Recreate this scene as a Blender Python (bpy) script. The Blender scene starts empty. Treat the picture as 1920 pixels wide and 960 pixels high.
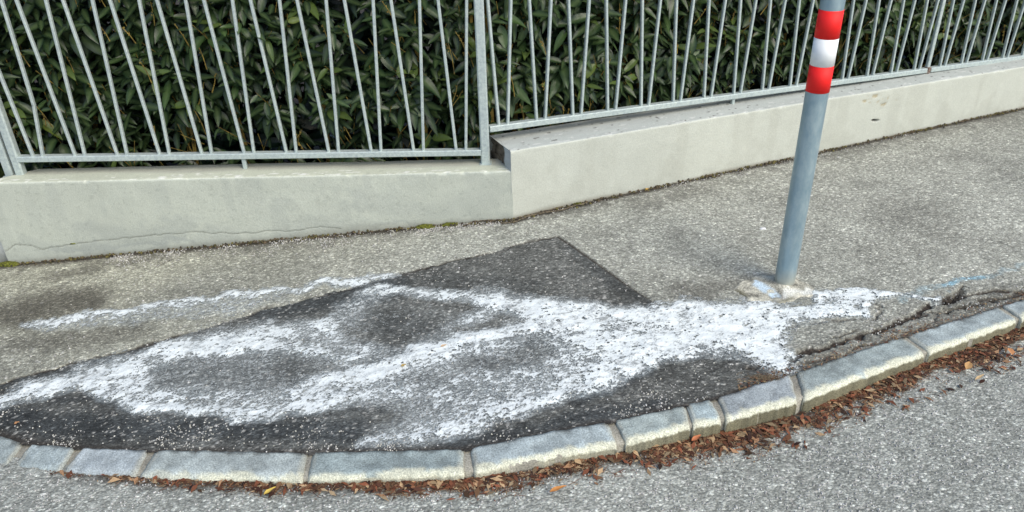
import bpy, math, random
import numpy as np
random.seed(7); RNG = np.random.default_rng(11)
S = bpy.context.scene; COL = S.collection

# ---------------------------------------------------------------- camera, world, sun, exposure
F, CX, CY, CAMH = 1457.0, 960.0, 480.0, 1.57
_up = np.array([-69., 2610., -1457.]); _up /= np.linalg.norm(_up)
_X = np.array([1., 0, 0]); _X = _X - _up*(_X@_up); _X /= np.linalg.norm(_X)
_Y = np.cross(_up, _X)
if _Y[2] < 0: _Y = -_Y
ROT = np.array([_X, _Y, _up])
CAMP = np.array([0, 0, CAMH])
from mathutils import Matrix, Vector
cd = bpy.data.cameras.new("camera"); cam = bpy.data.objects.new("camera", cd); COL.objects.link(cam)
cd.sensor_width = 36; cd.lens = F/1920*36; cd.clip_start = 0.02; cd.clip_end = 500
M = Matrix.Identity(4)
for i in range(3):
    M[i][0] = ROT[i, 0]; M[i][1] = ROT[i, 1]; M[i][2] = -ROT[i, 2]; M[i][3] = CAMP[i]
cam.matrix_world = M
S.camera = cam
S.render.resolution_x = 1024; S.render.resolution_y = 512

SUN_EL, SUN_AZ = math.radians(46), math.radians(136)     # azimuth from +Y clockwise: from the right, behind the viewer
w = bpy.data.worlds.new("World"); S.world = w; w.use_nodes = True
nt = w.node_tree; nt.nodes.clear()
sk = nt.nodes.new('ShaderNodeTexSky'); sk.sky_type = 'NISHITA'; sk.sun_disc = False
sk.sun_elevation = SUN_EL; sk.sun_rotation = SUN_AZ; sk.air_density = 1.0; sk.dust_density = 1.6; sk.ozone_density = 1.0
bg = nt.nodes.new('ShaderNodeBackground'); bg.inputs[1].default_value = 0.14
wo = nt.nodes.new('ShaderNodeOutputWorld')
nt.links.new(sk.outputs[0], bg.inputs[0]); nt.links.new(bg.outputs[0], wo.inputs[0])
ld = bpy.data.lights.new("sun", 'SUN'); ld.energy = 1.75; ld.angle = math.radians(42); ld.color = (1, .94, .80)
so = bpy.data.objects.new("sun", ld); COL.objects.link(so)
sd = Vector((math.sin(SUN_AZ)*math.cos(SUN_EL), math.cos(SUN_AZ)*math.cos(SUN_EL), math.sin(SUN_EL)))
so.rotation_euler = sd.to_track_quat('Z', 'Y').to_euler()
S.view_settings.view_transform = 'Standard'; S.view_settings.look = 'None'
S.view_settings.exposure = 0.58; S.view_settings.gamma = 1

# ---------------------------------------------------------------- survey helpers (photo measurements -> places)
def ray(px, py): return ROT @ np.array([(px-CX)/F, -(py-CY)/F, 1.])
def onz(px, py, z=0.):
    d = ray(px, py); return CAMP + d*((z-CAMH)/d[2])
def onplane(px, py, p, n):
    d = ray(px, py); return CAMP + d*(((p-CAMP)@n)/(d@n))
def proj(P):
    c = (np.asarray(P)-CAMP) @ ROT
    return CX+F*c[:, 0]/c[:, 2], CY-F*c[:, 1]/c[:, 2]
def hgt(x):
    x = np.clip(x, -6, 8); k = .12
    s = k*np.log1p(np.exp(-np.clip(x, -8, 8)/k))         # softplus(-x)
    return -.078*s - .023*(x+s)
def onh(px, py):
    z = 0.
    for _ in range(8):
        p = onz(px, py, z); z = float(hgt(p[0]))
    return np.array([p[0], p[1], z])
def ss(a, b, x):
    t = np.clip((x-a)/(b-a), 0, 1); return t*t*(3-2*t)
LAT = RNG.random((256, 256))
def vn(x, y, s):
    x = np.asarray(x)/s + 1000.3; y = np.asarray(y)/s + 1000.7
    i = np.floor(x).astype(int); j = np.floor(y).astype(int); u = x-i; v = y-j
    u = u*u*(3-2*u); v = v*v*(3-2*v)
    a = LAT[i & 255, j & 255]; b = LAT[(i+1) & 255, j & 255]; c = LAT[i & 255, (j+1) & 255]; d = LAT[(i+1) & 255, (j+1) & 255]
    return (a*(1-u)+b*u)*(1-v)+(c*(1-u)+d*u)*v - .5
def fbm(x, y, s, o=4):
    r = 0; a = 1
    for k in range(o):
        r = r + a*vn(np.asarray(x)+k*3.1, np.asarray(y)-k*1.7, s); s /= 2; a *= .5
    return r
def seg(px, py, pts, ax=.5):
    """distance in the picture-survey sheet to a polyline, x counted at ax"""
    best = np.full(px.shape, 1e9)
    for (x0, y0), (x1, y1) in zip(pts[:-1], pts[1:]):
        dx, dy = (x1-x0)*ax, y1-y0; L = dx*dx+dy*dy+1e-9
        qx, qy = (px-x0)*ax, py-y0
        t = np.clip((qx*dx+qy*dy)/L, 0, 1)
        best = np.minimum(best, np.hypot(qx-t*dx, qy-t*dy))
    return best
def inpoly(px, py, poly):
    c = np.zeros(px.shape, bool); n = len(poly)
    for i in range(n):
        x0, y0 = poly[i]; x1, y1 = poly[(i+1) % n]
        if y0 == y1: continue
        cond = ((y0 > py) != (y1 > py)) & (px < (x1-x0)*(py-y0)/(y1-y0)+x0)
        c ^= cond
    return c

# ---------------------------------------------------------------- object helpers
def mesh_np(name, V, Fq, attrs=None, smooth=False):
    V = np.asarray(V, np.float32); Fq = np.asarray(Fq, np.int32); k = Fq.shape[1]
    me = bpy.data.meshes.new(name)
    me.vertices.add(len(V)); me.vertices.foreach_set('co', V.ravel())
    me.loops.add(Fq.size); me.loops.foreach_set('vertex_index', Fq.ravel())
    me.polygons.add(len(Fq)); me.polygons.foreach_set('loop_start', np.arange(len(Fq), dtype=np.int32)*k)
    me.polygons.foreach_set('loop_total', np.full(len(Fq), k, np.int32))
    if smooth: me.polygons.foreach_set('use_smooth', np.ones(len(Fq), bool))
    me.update(calc_edges=True)
    for n, a in (attrs or {}).items():
        a = np.asarray(a, np.float32)
        if a.ndim == 1:
            at = me.attributes.new(n, 'FLOAT', 'POINT'); at.data.foreach_set('value', a)
        else:
            at = me.attributes.new(n, 'FLOAT_COLOR', 'POINT')
            at.data.foreach_set('color', np.c_[a, np.ones(len(a))].astype(np.float32).ravel())
    return me
def link(name, me, mat=None, parent=None, kind=None):
    o = bpy.data.objects.new(name, me); COL.objects.link(o)
    if mat and me is not None and not me.materials: me.materials.append(mat)
    if parent: o.parent = parent
    if kind: o['kind'] = kind
    return o
def thing(name, label, cat, loc=(0, 0, 0), group=None):
    o = bpy.data.objects.new(name, None); COL.objects.link(o); o.location = loc
    o.empty_display_size = .1
    o['label'] = label; o['category'] = cat
    if group: o['group'] = group
    return o
def tag(o, label, cat, group=None, kind=None):
    o['label'] = label; o['category'] = cat
    if group: o['group'] = group
    if kind: o['kind'] = kind
    return o
class MB:
    def __init__(s): s.v = []; s.f = []; s.a = []
    def add(s, V, Fc, a=0.):
        b = len(s.v); s.v += [tuple(p) for p in V]; s.f += [tuple(i+b for i in q) for q in Fc]
        s.a += [a]*len(V)
    def bar(s, p0, p1, w, d, wd, ch=.2, a=0.):
        """chamfered rectangular bar from p0 to p1; wd = direction of its width"""
        p0 = np.array(p0, float); p1 = np.array(p1, float); ax = p1-p0; ax /= np.linalg.norm(ax)
        u = np.array(wd, float); u -= ax*(u@ax); u /= np.linalg.norm(u); v = np.cross(ax, u)
        c = min(w, d)*ch; hw, hd = w/2, d/2
        prof = [(hw-c, -hd), (hw, -hd+c), (hw, hd-c), (hw-c, hd), (-hw+c, hd), (-hw, hd-c), (-hw, -hd+c), (-hw+c, -hd)]
        V = [p0+u*x+v*y for x, y in prof]+[p1+u*x+v*y for x, y in prof]
        Fc = [(i, (i+1) % 8, (i+1) % 8+8, i+8) for i in range(8)]+[tuple(range(7, -1, -1)), tuple(range(8, 16))]
        s.add(V, Fc, a)
    def tube(s, pts, rad, n=6, a=0.):
        pts = [np.array(p, float) for p in pts]; V = []; Fc = []
        for i, p in enumerate(pts):
            t = pts[min(i+1, len(pts)-1)]-pts[max(i-1, 0)]; t /= np.linalg.norm(t)+1e-9
            u = np.cross(t, (0, 0, 1.)); 
            if np.linalg.norm(u) < .1: u = np.cross(t, (0, 1., 0))
            u /= np.linalg.norm(u); v = np.cross(t, u)
            r = rad[i] if hasattr(rad, '__len__') else rad
            V += [p+(u*math.cos(k*2*math.pi/n)+v*math.sin(k*2*math.pi/n))*r for k in range(n)]
        for i in range(len(pts)-1):
            for k in range(n): Fc.append((i*n+k, i*n+(k+1) % n, (i+1)*n+(k+1) % n, (i+1)*n+k))
        Fc += [tuple(range(n-1, -1, -1)), tuple(range((len(pts)-1)*n, len(pts)*n))]
        s.add(V, Fc, a)
    def mesh(s, name, smooth=False):
        me = bpy.data.meshes.new(name); me.from_pydata([tuple(map(float, p)) for p in s.v], [], s.f)
        at = me.attributes.new('val', 'FLOAT', 'POINT'); at.data.foreach_set('value', np.array(s.a, np.float32))
        if smooth: me.polygons.foreach_set('use_smooth', np.ones(len(me.polygons), bool))
        me.update(); return me

# ---------------------------------------------------------------- materials
def newmat(name, rough=.85, metal=0., spec=.3):
    m = bpy.data.materials.new(name); m.use_nodes = True
    b = m.node_tree.nodes['Principled BSDF']; b.inputs['Roughness'].default_value = rough
    b.inputs['Metallic'].default_value = metal; b.inputs['Specular IOR Level'].default_value = spec
    return m, m.node_tree, b
def N(t, k, **kw):
    n = t.nodes.new(k)
    for a, v in kw.items(): setattr(n, a, v)
    return n
def attr(t, name): 
    n = N(t, 'ShaderNodeAttribute'); n.attribute_name = name; return n
def mixc(t, f, a, b, mode='MIX'):
    n = N(t, 'ShaderNodeMix', data_type='RGBA', blend_type=mode)
    for s, v in ((0, f), (6, a), (7, b)):
        if hasattr(v, 'type') and hasattr(v, 'links'): t.links.new(v, n.inputs[s])
        elif s == 0: n.inputs[0].default_value = v
        else: n.inputs[s].default_value = (*v, 1) if len(v) == 3 else v
    return n.outputs[2]
def ramp(t, src, stops):
    n = N(t, 'ShaderNodeValToRGB'); e = n.color_ramp.elements
    while len(e) < len(stops): e.new(.5)
    for i, (p, c) in enumerate(stops):
        e[i].position = p; e[i].color = (*c, 1) if hasattr(c, '__len__') else (c, c, c, 1)
    t.links.new(src, n.inputs[0]); return n.outputs[0]
def noise(t, scale, det=4, rough=.55, coord=None):
    n = N(t, 'ShaderNodeTexNoise'); n.inputs['Scale'].default_value = scale; n.inputs['Detail'].default_value = det
    n.inputs['Roughness'].default_value = rough
    if coord is None:
        coord = N(t, 'ShaderNodeTexCoord').outputs['Object']
    t.links.new(coord, n.inputs['Vector']); return n.outputs[0]
def bump(t, b, src, dist, strength=1.):
    n = N(t, 'ShaderNodeBump'); n.inputs['Distance'].default_value = dist; n.inputs['Strength'].default_value = strength
    t.links.new(src, n.inputs['Height']); t.links.new(n.outputs[0], b.inputs['Normal'])

def vcol_mat(name, rough=.9, spec=.25, fine=900., amp=.25, bumpd=.0015):
    """surface whose own colour is stored per vertex (stones, stains, dirt), fine grain added by nodes"""
    m, t, b = newmat(name, rough, 0, spec)
    a = attr(t, 'col').outputs['Color']
    n = noise(t, fine, 3)
    k = ramp(t, n, [(.3, 1-amp), (.7, 1+amp)])
    # multiply
    t.links.new(mixc(t, 1., a, k, 'MULTIPLY'), b.inputs['Base Color'])
    bump(t, b, n, bumpd); return m
m, t, b = newmat('asphalt', .88, 0, .25); M_ASPH = m
a = attr(t, 'col').outputs['Color']; tc = N(t, 'ShaderNodeTexCoord').outputs['Object']
mp = N(t, 'ShaderNodeMapping'); mp.inputs['Scale'].default_value = (.72, 1, 1); mp.inputs['Rotation'].default_value = (0, 0, -.35); t.links.new(tc, mp.inputs[0])
v1 = N(t, 'ShaderNodeTexVoronoi'); v1.inputs['Scale'].default_value = 155; t.links.new(mp.outputs[0], v1.inputs['Vector'])
v2 = N(t, 'ShaderNodeTexVoronoi'); v2.inputs['Scale'].default_value = 260; t.links.new(mp.outputs[0], v2.inputs['Vector'])
s1 = N(t, 'ShaderNodeSeparateColor'); t.links.new(v1.outputs['Color'], s1.inputs[0]); s2 = N(t, 'ShaderNodeSeparateColor'); t.links.new(v2.outputs['Color'], s2.inputs[0])
k1 = ramp(t, s1.outputs[0], [(0., .68), (.5, .94), (.85, 1.10), (.93, 1.5), (1., 1.9)]); k2 = ramp(t, s2.outputs[0], [(0., .72), (.6, 1.), (1., 1.35)])
k3 = ramp(t, v1.outputs['Distance'], [(.25, 1.05), (.75, .78)])
c = mixc(t, 1., mixc(t, 1., mixc(t, 1., a, k1, 'MULTIPLY'), k2, 'MULTIPLY'), k3, 'MULTIPLY')
for n_ in t.nodes:
    if n_.type == 'VALTORGB': n_.color_ramp.interpolation = 'LINEAR'
t.links.new(c, b.inputs['Base Color'])
inv_ = N(t, 'ShaderNodeMath', operation='SUBTRACT'); inv_.inputs[0].default_value = 1; t.links.new(v1.outputs['Distance'], inv_.inputs[1])
bump(t, b, inv_.outputs[0], .004, .7)
M_POWD = vcol_mat('white_powder', .95, .1, 700, .05, .001)
M_WALL = vcol_mat('wall_render', .92, .15, 170, .09, .0012)
M_KERB = vcol_mat('granite', .8, .3, 230, .42, .0012)
M_DEBR = vcol_mat('litter', .8, .3, 300, .15, .0004)

m, t, b = newmat('galvanised_steel', .45, .25, .5); M_GALV = m
g = noise(t, 60, 5, .7); g2 = noise(t, 7, 3)
c = mixc(t, g2, (.42, .49, .48), (.60, .66, .61))
c = mixc(t, ramp(t, g, [(.42, 0.), (.62, 1.)]), c, (.38, .44, .44))
t.links.new(c, b.inputs['Base Color']); bump(t, b, g, .0006)
t.links.new(ramp(t, g, [(.3, .38), (.7, .6)]), b.inputs['Roughness'])

m, t, b = newmat('rusty_steel', .8, .2, .3); M_RUST = m
g = noise(t, 90, 4); t.links.new(ramp(t, g, [(.35, (.12, .05, .025)), (.65, (.35, .30, .26))]), b.inputs['Base Color'])

m, t, b = newmat('pole_steel', .38, .55, .5); M_POLE = m
tc = N(t, 'ShaderNodeTexCoord').outputs['Object']; mp = N(t, 'ShaderNodeMapping'); mp.inputs['Scale'].default_value = (1, 1, .45)
t.links.new(tc, mp.inputs[0])
g = noise(t, 22, 6, .7, mp.outputs[0]); g2 = noise(t, 5, 3, .5, tc)
c = mixc(t, ramp(t, g, [(.4, 0.), (.62, 1.)]), (.27, .38, .44), (.38, .48, .51))
sx = N(t, 'ShaderNodeSeparateXYZ'); t.links.new(tc, sx.inputs[0])
ad = N(t, 'ShaderNodeMath', operation='ADD'); t.links.new(sx.outputs[2], ad.inputs[0])
sc = N(t, 'ShaderNodeMath', operation='MULTIPLY'); t.links.new(g2, sc.inputs[0]); sc.inputs[1].default_value = .05; t.links.new(sc.outputs[0], ad.inputs[1])
c = mixc(t, ramp(t, ad.outputs[0], [(.02, .75), (.11, 0.)]), c, (.50, .43, .30))
t.links.new(c, b.inputs['Base Color']); bump(t, b, g, .0008)
t.links.new(ramp(t, g, [(.3, .34), (.7, .55)]), b.inputs['Roughness'])

def paint(name, col, rough=.45):
    m, t, b = newmat(name, rough, 0, .4); g = noise(t, 35, 4)
    t.links.new(mixc(t, ramp(t, g, [(.45, 0.), (.8, .35)]), col, tuple(x*.8 for x in col)), b.inputs['Base Color']); return m
M_RED = paint('red_film', (.86, .012, .010), .6); M_WHITE = paint('white_film', (.86, .87, .86), .6)

def leafmat(name, obj):
    m, t, b = newmat(name, .36, 0, .32)
    if obj: r = N(t, 'ShaderNodeObjectInfo').outputs['Random']
    else: r = attr(t, 'val').outputs['Fac']
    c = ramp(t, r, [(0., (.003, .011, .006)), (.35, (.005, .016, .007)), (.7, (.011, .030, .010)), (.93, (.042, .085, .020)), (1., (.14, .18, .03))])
    n = noise(t, 30, 3)
    c = mixc(t, ramp(t, n, [(.3, .0), (.8, .4)]), c, (.02, .040, .02))
    rib = attr(t, 'rib').outputs['Fac']
    c = mixc(t, rib, c, (.11, .16, .06))
    t.links.new(c, b.inputs['Base Color']); bump(t, b, n, .002)
    t.links.new(ramp(t, n, [(.3, .24), (.7, .42)]), b.inputs['Roughness'])
    return m
M_LEAF = leafmat('hedge_leaf', True); M_LEAFS = leafmat('hedge_foliage', False)
m, t, b = newmat('stem_bark', .7); M_STEM = m
g = noise(t, 25, 3); t.links.new(ramp(t, g, [(.3, (.07, .05, .02)), (.5, (.24, .17, .04)), (.7, (.42, .30, .07))]), b.inputs['Base Color'])
m, t, b = newmat('dark_soil', .95); M_SOIL = m
g = noise(t, 12, 5); t.links.new(ramp(t, g, [(.3, (.012, .010, .008)), (.7, (.05, .04, .03))]), b.inputs['Base Color'])
m, t, b = newmat('moss', .95); M_MOSS = m
g = noise(t, 120, 3); t.links.new(ramp(t, g, [(.35, (.05, .05, .012)), (.6, (.14, .15, .02)), (.8, (.30, .30, .04))]), b.inputs['Base Color']); bump(t, b, g, .004)
m, t, b = newmat('root_bark', .9); M_ROOT = m
g = noise(t, 80, 3); t.links.new(ramp(t, g, [(.35, (.05, .04, .03)), (.7, (.22, .18, .12))]), b.inputs['Base Color'])

# ---------------------------------------------------------------- surveyed lines
BK_PX = [(-80, 800), (0, 816), (45, 833), (100, 839), (161, 842), (270, 848), (300, 846), (450, 850), (574, 851), (700, 850), (866, 845),
         (960, 832), (1060, 811), (1137, 794), (1235, 773), (1338, 749), (1414, 724), (1490, 701), (1600, 663), (1695, 632), (1800, 600), (1871, 578), (1960, 546)]
FT_PX = [(-80, 856), (0, 866), (50, 874), (109, 882), (180, 888), (249, 891), (375, 893), (562, 896), (672, 893), (866, 885), (972, 870), (1085, 847),
         (1154, 833), (1235, 814), (1300, 796), (1360, 785), (1412, 774), (1500, 748), (1598, 707), (1662, 684), (1735, 661), (1825, 632), (1906, 600), (1990, 566)]
BK = np.array([onh(*p) for p in BK_PX]); FT = np.array([onh(*p) for p in FT_PX])
def curve(C):
    xs, ys = C[:, 0], C[:, 1]
    def f(x):
        x = np.asarray(x, float); y = np.interp(x, xs, ys)
        y = np.where(x < xs[0], ys[0]-(xs[0]-x)*.02, y)
        return np.where(x > xs[-1], ys[-1]+(x-xs[-1])*.47, y)
    return f
yb, yf = curve(BK), curve(FT)
def drop(x): return np.interp(x, [-1.5, -1.25, -1.0, -.6, -.3, .2, .5, .85, 1.3, 1.9, 4], [.003, .005, .014, .022, .027, .040, .058, .064, .055, .05, .05])
YW = 3.167; RU = np.array([.9, .436, 0]); RU /= np.linalg.norm(RU); RN = np.array([RU[1], -RU[0], 0]); RC = np.array([-.035, YW-.003, 0])
def wall_y(x): return np.where(x < RC[0], YW, RC[1]+(x-RC[0])*RU[1]/RU[0])

PATCH = [(-200, 790), (-60, 742), (0, 720), (45, 706), (120, 688), (250, 655), (370, 620), (500, 580), (620, 550), (750, 513), (850, 490), (900, 480), (960, 462), (1030, 446), (1045, 443),
         (1075, 462), (1110, 487), (1170, 530), (1250, 582), (1310, 628), (1360, 652), (1420, 680), (1470, 697), (1500, 720), (1400, 800), (900, 900), (-200, 900)]
PEDGE = PATCH[1:23]
POWDER = [
 ([(1635, 552), (1660, 553)], 5, .8), ([(1645, 552), (1700, 554), (1755, 561)], 3.6, 1.0),
 ([(1500, 588), (1400, 586), (1300, 588), (1200, 597), (1100, 590), (1010, 578)], 15, 1.15), ([(1435, 600), (1440, 645), (1458, 682)], 12, .95),
 ([(1450, 655), (1370, 643), (1300, 620)], 13, .95), ([(1470, 694), (1380, 672), (1330, 655)], 9, .5), ([(1400, 618), (1300, 622), (1200, 632), (1100, 632)], 24, .85),
 ([(1300, 650), (1240, 655), (1180, 682), (1125, 702)], 15, 1.0), ([(1160, 650), (1080, 655)], 20, .7),
 ([(1060, 585), (990, 576), (930, 570)], 11, 1.0), ([(930, 570), (860, 558), (780, 553), (690, 545)], 7, .85), ([(900, 552), (990, 560)], 9, .35),
 ([(1110, 602), (1000, 610), (930, 622), (860, 645), (800, 664), (720, 694), (660, 708), (590, 717)], 9, 1.15), ([(1000, 610), (900, 640), (820, 672)], 16, .6),
 ([(640, 722), (570, 738)], 12, .7), ([(700, 715), (600, 735)], 18, .5), ([(900, 590), (860, 615), (800, 650)], 8, .55),
 ([(1180, 692), (1080, 727), (980, 762), (890, 788), (820, 802)], 12, .85), ([(900, 802), (800, 820), (690, 832)], 9, .6), ([(1080, 700), (960, 742), (860, 775), (760, 815)], 20, .45), ([(980, 700), (860, 735), (760, 750)], 18, .35),
 ([(60, 738), (110, 722), (180, 700), (240, 690)], 11, 1.1), ([(-20, 766), (30, 752), (70, 740)], 8, .9),
 ([(240, 690), (300, 667), (360, 653), (430, 652), (500, 648)], 11, 1.1), ([(500, 648), (560, 660), (650, 674)], 7, .85), ([(330, 655), (420, 633), (520, 620), (600, 612)], 10, .75), ([(600, 612), (640, 600), (680, 575), (700, 548)], 10, .35),
 ([(430, 635), (600, 640), (680, 660)], 20, .45), ([(170, 722), (220, 745), (270, 762), (350, 773), (450, 779), (560, 767), (650, 750)], 8, .95), ([(200, 700), (250, 730), (300, 755)], 16, .75), ([(340, 740), (480, 752), (600, 745)], 14, .5),
 ([(640, 750), (740, 735)], 12, .5), ([(290, 700), (580, 706)], 32, .34), ([(760, 700), (1000, 680)], 34, .30), ([(700, 610), (800, 620)], 30, .18),
 ([(60, 606), (110, 601), (200, 590), (320, 574), (450, 557)], 5.5, .85), ([(450, 557), (560, 543), (650, 528), (735, 515)], 5, .85), ([(80, 608), (250, 600), (400, 580), (520, 562)], 8, .35),
 ([(1425, 536), (1450, 546)], 5, .0),
]
HOLES = [([(720, 600), (770, 612), (800, 618)], 24, .75), ([(660, 625), (760, 636)], 12, .75), ([(865, 622), (930, 606)], 6, .8), ([(330, 702), (540, 706)], 22, .50), ([(540, 690), (590, 688)], 14, .5), ([(880, 682), (1010, 664)], 13, .50),
         ([(1200, 722), (1300, 705), (1400, 702)], 20, 1.), ([(1130, 745), (1000, 790)], 10, .9), ([(1310, 655), (1360, 670)], 8, .45), ([(1486, 572), (1512, 566)], 4, .9), ([(120, 765), (200, 775)], 12, 1.), ([(1500, 652), (1600, 640), (1670, 612)], 11, 1.), ([(640, 790), (700, 780)], 12, .5)]
BLOB = [(1526, 546), (1580, 543), (1645, 545), (1638, 560), (1624, 597), (1560, 593), (1505, 600), (1472, 604), (1457, 616), (1458, 650), (1472, 692), (1425, 668), (1340, 640), (1300, 600), (1340, 582), (1400, 578), (1450, 580), (1500, 582), (1533, 572)]
def powder_density(px, py, X, Y):
    wx = px+fbm(X, Y, .12, 3)*22; wy = py+fbm(X+7, Y+3, .09, 4)*14
    keep = np.ones(px.shape)
    for pts, hw, s in POWDER:
        d = seg(wx, wy, pts, .45)
        f = 1-ss(hw*.25, hw*2.1, d)
        keep *= 1-np.clip(s*f, 0, 1)*.97
    dd = 1-keep
    qx = px+fbm(X, Y, .06, 4)*16; qy = py+fbm(X+7, Y+3, .05, 4)*8
    ins = inpoly(qx, qy, BLOB); e = seg(qx, qy, BLOB+BLOB[:1], .5)
    dd = np.maximum(dd*(1-.0), np.where(ins, np.maximum(.82, .82+.18*ss(0, 5, e)), .6*(1-ss(0, 3, e))))
    thin = 1-ss(6, 16, seg(qx, qy, [(1560, 568), (1590, 572)], .5)); dd = dd*(1-.22*thin)
    for pts, hw, s in HOLES:
        d = seg(wx, wy, pts, .45); dd = dd*(1-s*(1-ss(hw*.35, hw*1.7, d)))
    return np.clip(dd, 0, 1)
CRACKS = [([(1455, 612), (1462, 650), (1478, 690)], 4, 1.), ([(1477, 674), (1514, 660), (1550, 649), (1580, 638), (1610, 632), (1638, 619), (1668, 610), (1695, 598), (1715, 586), (1752, 568), (1792, 560)], 6, 1.), ([(1752, 566), (1790, 556), (1861, 542), (1890, 548), (1940, 545)], 5, .95), ([(1792, 560), (1810, 538)], 4, .8), ([(1715, 590), (1770, 584), (1830, 572), (1870, 560)], 4, .8), ([(1590, 662), (1612, 656), (1632, 650)], 9, 1.), ([(1478, 684), (1530, 676), (1590, 664)], 4, .8),
          ([(1560, 632), (1600, 622), (1650, 618), (1690, 620)], 2, .7), ([(1500, 660), (1540, 668), (1600, 662)], 3, .6), ([(1780, 582), (1850, 560), (1900, 556), (1960, 540)], 4, .9),
          ([(1400, 690), (1440, 680), (1480, 672)], 2.5, .8), ([(1630, 562), (1655, 575), (1640, 596), (1560, 600), (1500, 606), (1460, 618)], 3, .55), ([(1800, 545), (1760, 590), (1700, 640)], 2.5, .6)]
DARKS = [([(500, 590), (620, 565), (740, 535)], 16, .8), ([(820, 530), (980, 540)], 14, .35), ([(1075, 465), (1160, 530), (1240, 580)], 8, .45), ([(0, 780), (120, 800), (300, 805), (500, 805), (640, 810)], 20, .85), ([(250, 785), (450, 800), (600, 790)], 14, .5),
         ([(100, 750), (180, 745), (260, 785)], 6, .6), ([(850, 835), (1000, 812), (1130, 778), (1240, 760)], 12, .8), ([(1080, 760), (1140, 725), (1200, 700)], 8, .7), ([(720, 605), (780, 620)], 18, .4), ([(330, 700), (520, 700)], 16, .15), ([(0, 725), (200, 675), (260, 660)], 6, .6), ([(560, 780), (700, 770)], 10, .4)]
def surface(X, Y, kind, n4):
    """colour and relief of the paving at plan points"""
    Z0 = hgt(X)
    px, py = proj(np.c_[X, Y, Z0])
    ok = (px > -300) & (px < 2200) & (py > 100) & (py < 1100)
    px = np.where(ok, px, -999); py = np.where(ok, py, -999)
    big = fbm(X, Y, .9, 4); mid = fbm(X+5, Y+9, .13, 4)
    U_ = X*.94+Y*.34; W_ = Y*.94-X*.34
    r1 = vn(U_*.75, W_, .0085); r2 = vn(U_*.8+2, W_+4, .016)
    fine = n4
    rel = r1*.30+r2*.25+fine*.30                              # about -.6 .. .6
    if kind == 'side':
        base = np.stack([.365+0*X, .366+0*X, .312+0*X], 1)
        base = base*(1+.34*big[:, None]+.28*mid[:, None])
        warm = ss(0, -2, X)[:, None]*(.5+.5*ss(-.2, .3, big)[:, None])
        base = base*(1-warm*np.array([.05, .07, .14]))
        v = 1+1.0*rel
        base = base*v[:, None]
        amp = .0016
    elif kind == 'patch':
        base = np.stack([.128+0*X, .130+0*X, .118+0*X], 1)*(1+.35*big[:, None]+.65*mid[:, None])
        base = base*(1+1.5*rel)[:, None]
        dk = np.zeros(px.shape)
        wx = px+fbm(X, Y, .1, 3)*20; wy = py+fbm(X+4, Y, .08, 3)*12
        for pts, hw, s in DARKS: dk = np.maximum(dk, s*(1-ss(hw*.4, hw*2.0, seg(wx, wy, pts, .45))))
        base = base*(1-(.58*dk)[:, None]*np.array([1., .93, .84]))
        amp = .0024
    else:
        base = np.stack([.345+0*X, .355+0*X, .315+0*X], 1)*(1+.18*big[:, None]+.15*mid[:, None])
        base = base*(1+1.1*rel)[:, None]; amp = .0020
    # pale and dark stones of the aggregate showing at the surface
    st = LAT[(np.floor(X/.011).astype(int)*7+np.floor(Y/.009).astype(int)*13) & 255, np.floor(Y/.009+X*3).astype(int) & 255]
    pw = {'side': .035, 'patch': .05, 'road': .07}[kind]
    pale = (st > 1-pw) & (rel > -.15)
    base = np.where(pale[:, None], base*.4+np.array([.34, .33, .30]), base)
    z = Z0+rel*amp*2
    # seam of the repair, cracks, dirt along wall and kerb
    dirt = np.zeros(px.shape)
    jit = fbm(X, Y, .05, 4)*9
    if kind != 'road':
        d = seg(px+jit, py+jit*.6, PEDGE, .7); s = 1-ss(.8, 3.2, d)
        dirt = np.maximum(dirt, .85*s*ss(-.35, .1, fbm(X+3, Y, .2, 3)+.15)); z = z-.005*s
        ragx = fbm(X, Y+2, .035, 4)*9
        for pts, hw, s in CRACKS:
            d = seg(px+ragx, py+ragx*.8, pts, .7); q = s*(1-ss(hw*.45, hw*.95, d)); h2 = s*(1-ss(hw, hw*4, d))
            dirt = np.maximum(dirt, q); dirt = np.maximum(dirt, .28*h2); z = z-.012*q+.0012*h2*fbm(X, Y, .05, 2)
        dw = np.where(X < RC[0], YW-Y, ((X-RC[0])*RN[0]+(Y-RC[1])*RN[1]))
        wn = fbm(X+1, Y, .11, 4)
        dirt = np.maximum(dirt, .9*(1-ss(.012, .05+.05*(wn+.3), dw)))
        dirt = np.maximum(dirt, .5*(1-ss(.03, .16+.12*wn, dw))*ss(-.3, .4, fbm(X, Y, .06, 3)))
        db = Y-yb(X)
        dirt = np.maximum(dirt, .75*(1-ss(.0, .02+.03*(wn+.4), db)))
        rg = ss(.75, 1.0, X)*ss(.14, .02, db+wn*.1)
        dirt = np.maximum(dirt, .28*rg*ss(-.2, .3, fbm(X, Y, .05, 3)))
        # soft worn-in stains of the left footway and round the pole
        for pts, hw, s in [([(20, 590), (110, 565), (160, 560)], 22, .5), ([(20, 650), (140, 640), (250, 620)], 14, .3), ([(90, 520), (170, 500), (300, 480)], 8, .35), ([(1200, 380), (1320, 350)], 12, .25), ([(1700, 400), (1760, 430)], 30, .18),
                           ([(1640, 470), (1900, 450)], 18, .15), ([(1540, 290), (1920, 205)], 9, .3), ([(1780, 590), (1900, 560)], 20, .35), ([(1290, 548), (1400, 530)], 14, .3)]:
            dirt = np.maximum(dirt, 1.35*s*(1-ss(hw*.3, hw*1.9, seg(px+jit*2.5, py+jit*1.5, pts, .45)))) if kind == 'side' else dirt
    else:
        df = yf(X)-Y; wn = fbm(X+1, Y, .08, 4)
        dirt = np.maximum(dirt, .8*(1-ss(.01, .07+.05*wn, df))*ss(-1.45, -1.2, X))
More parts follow.
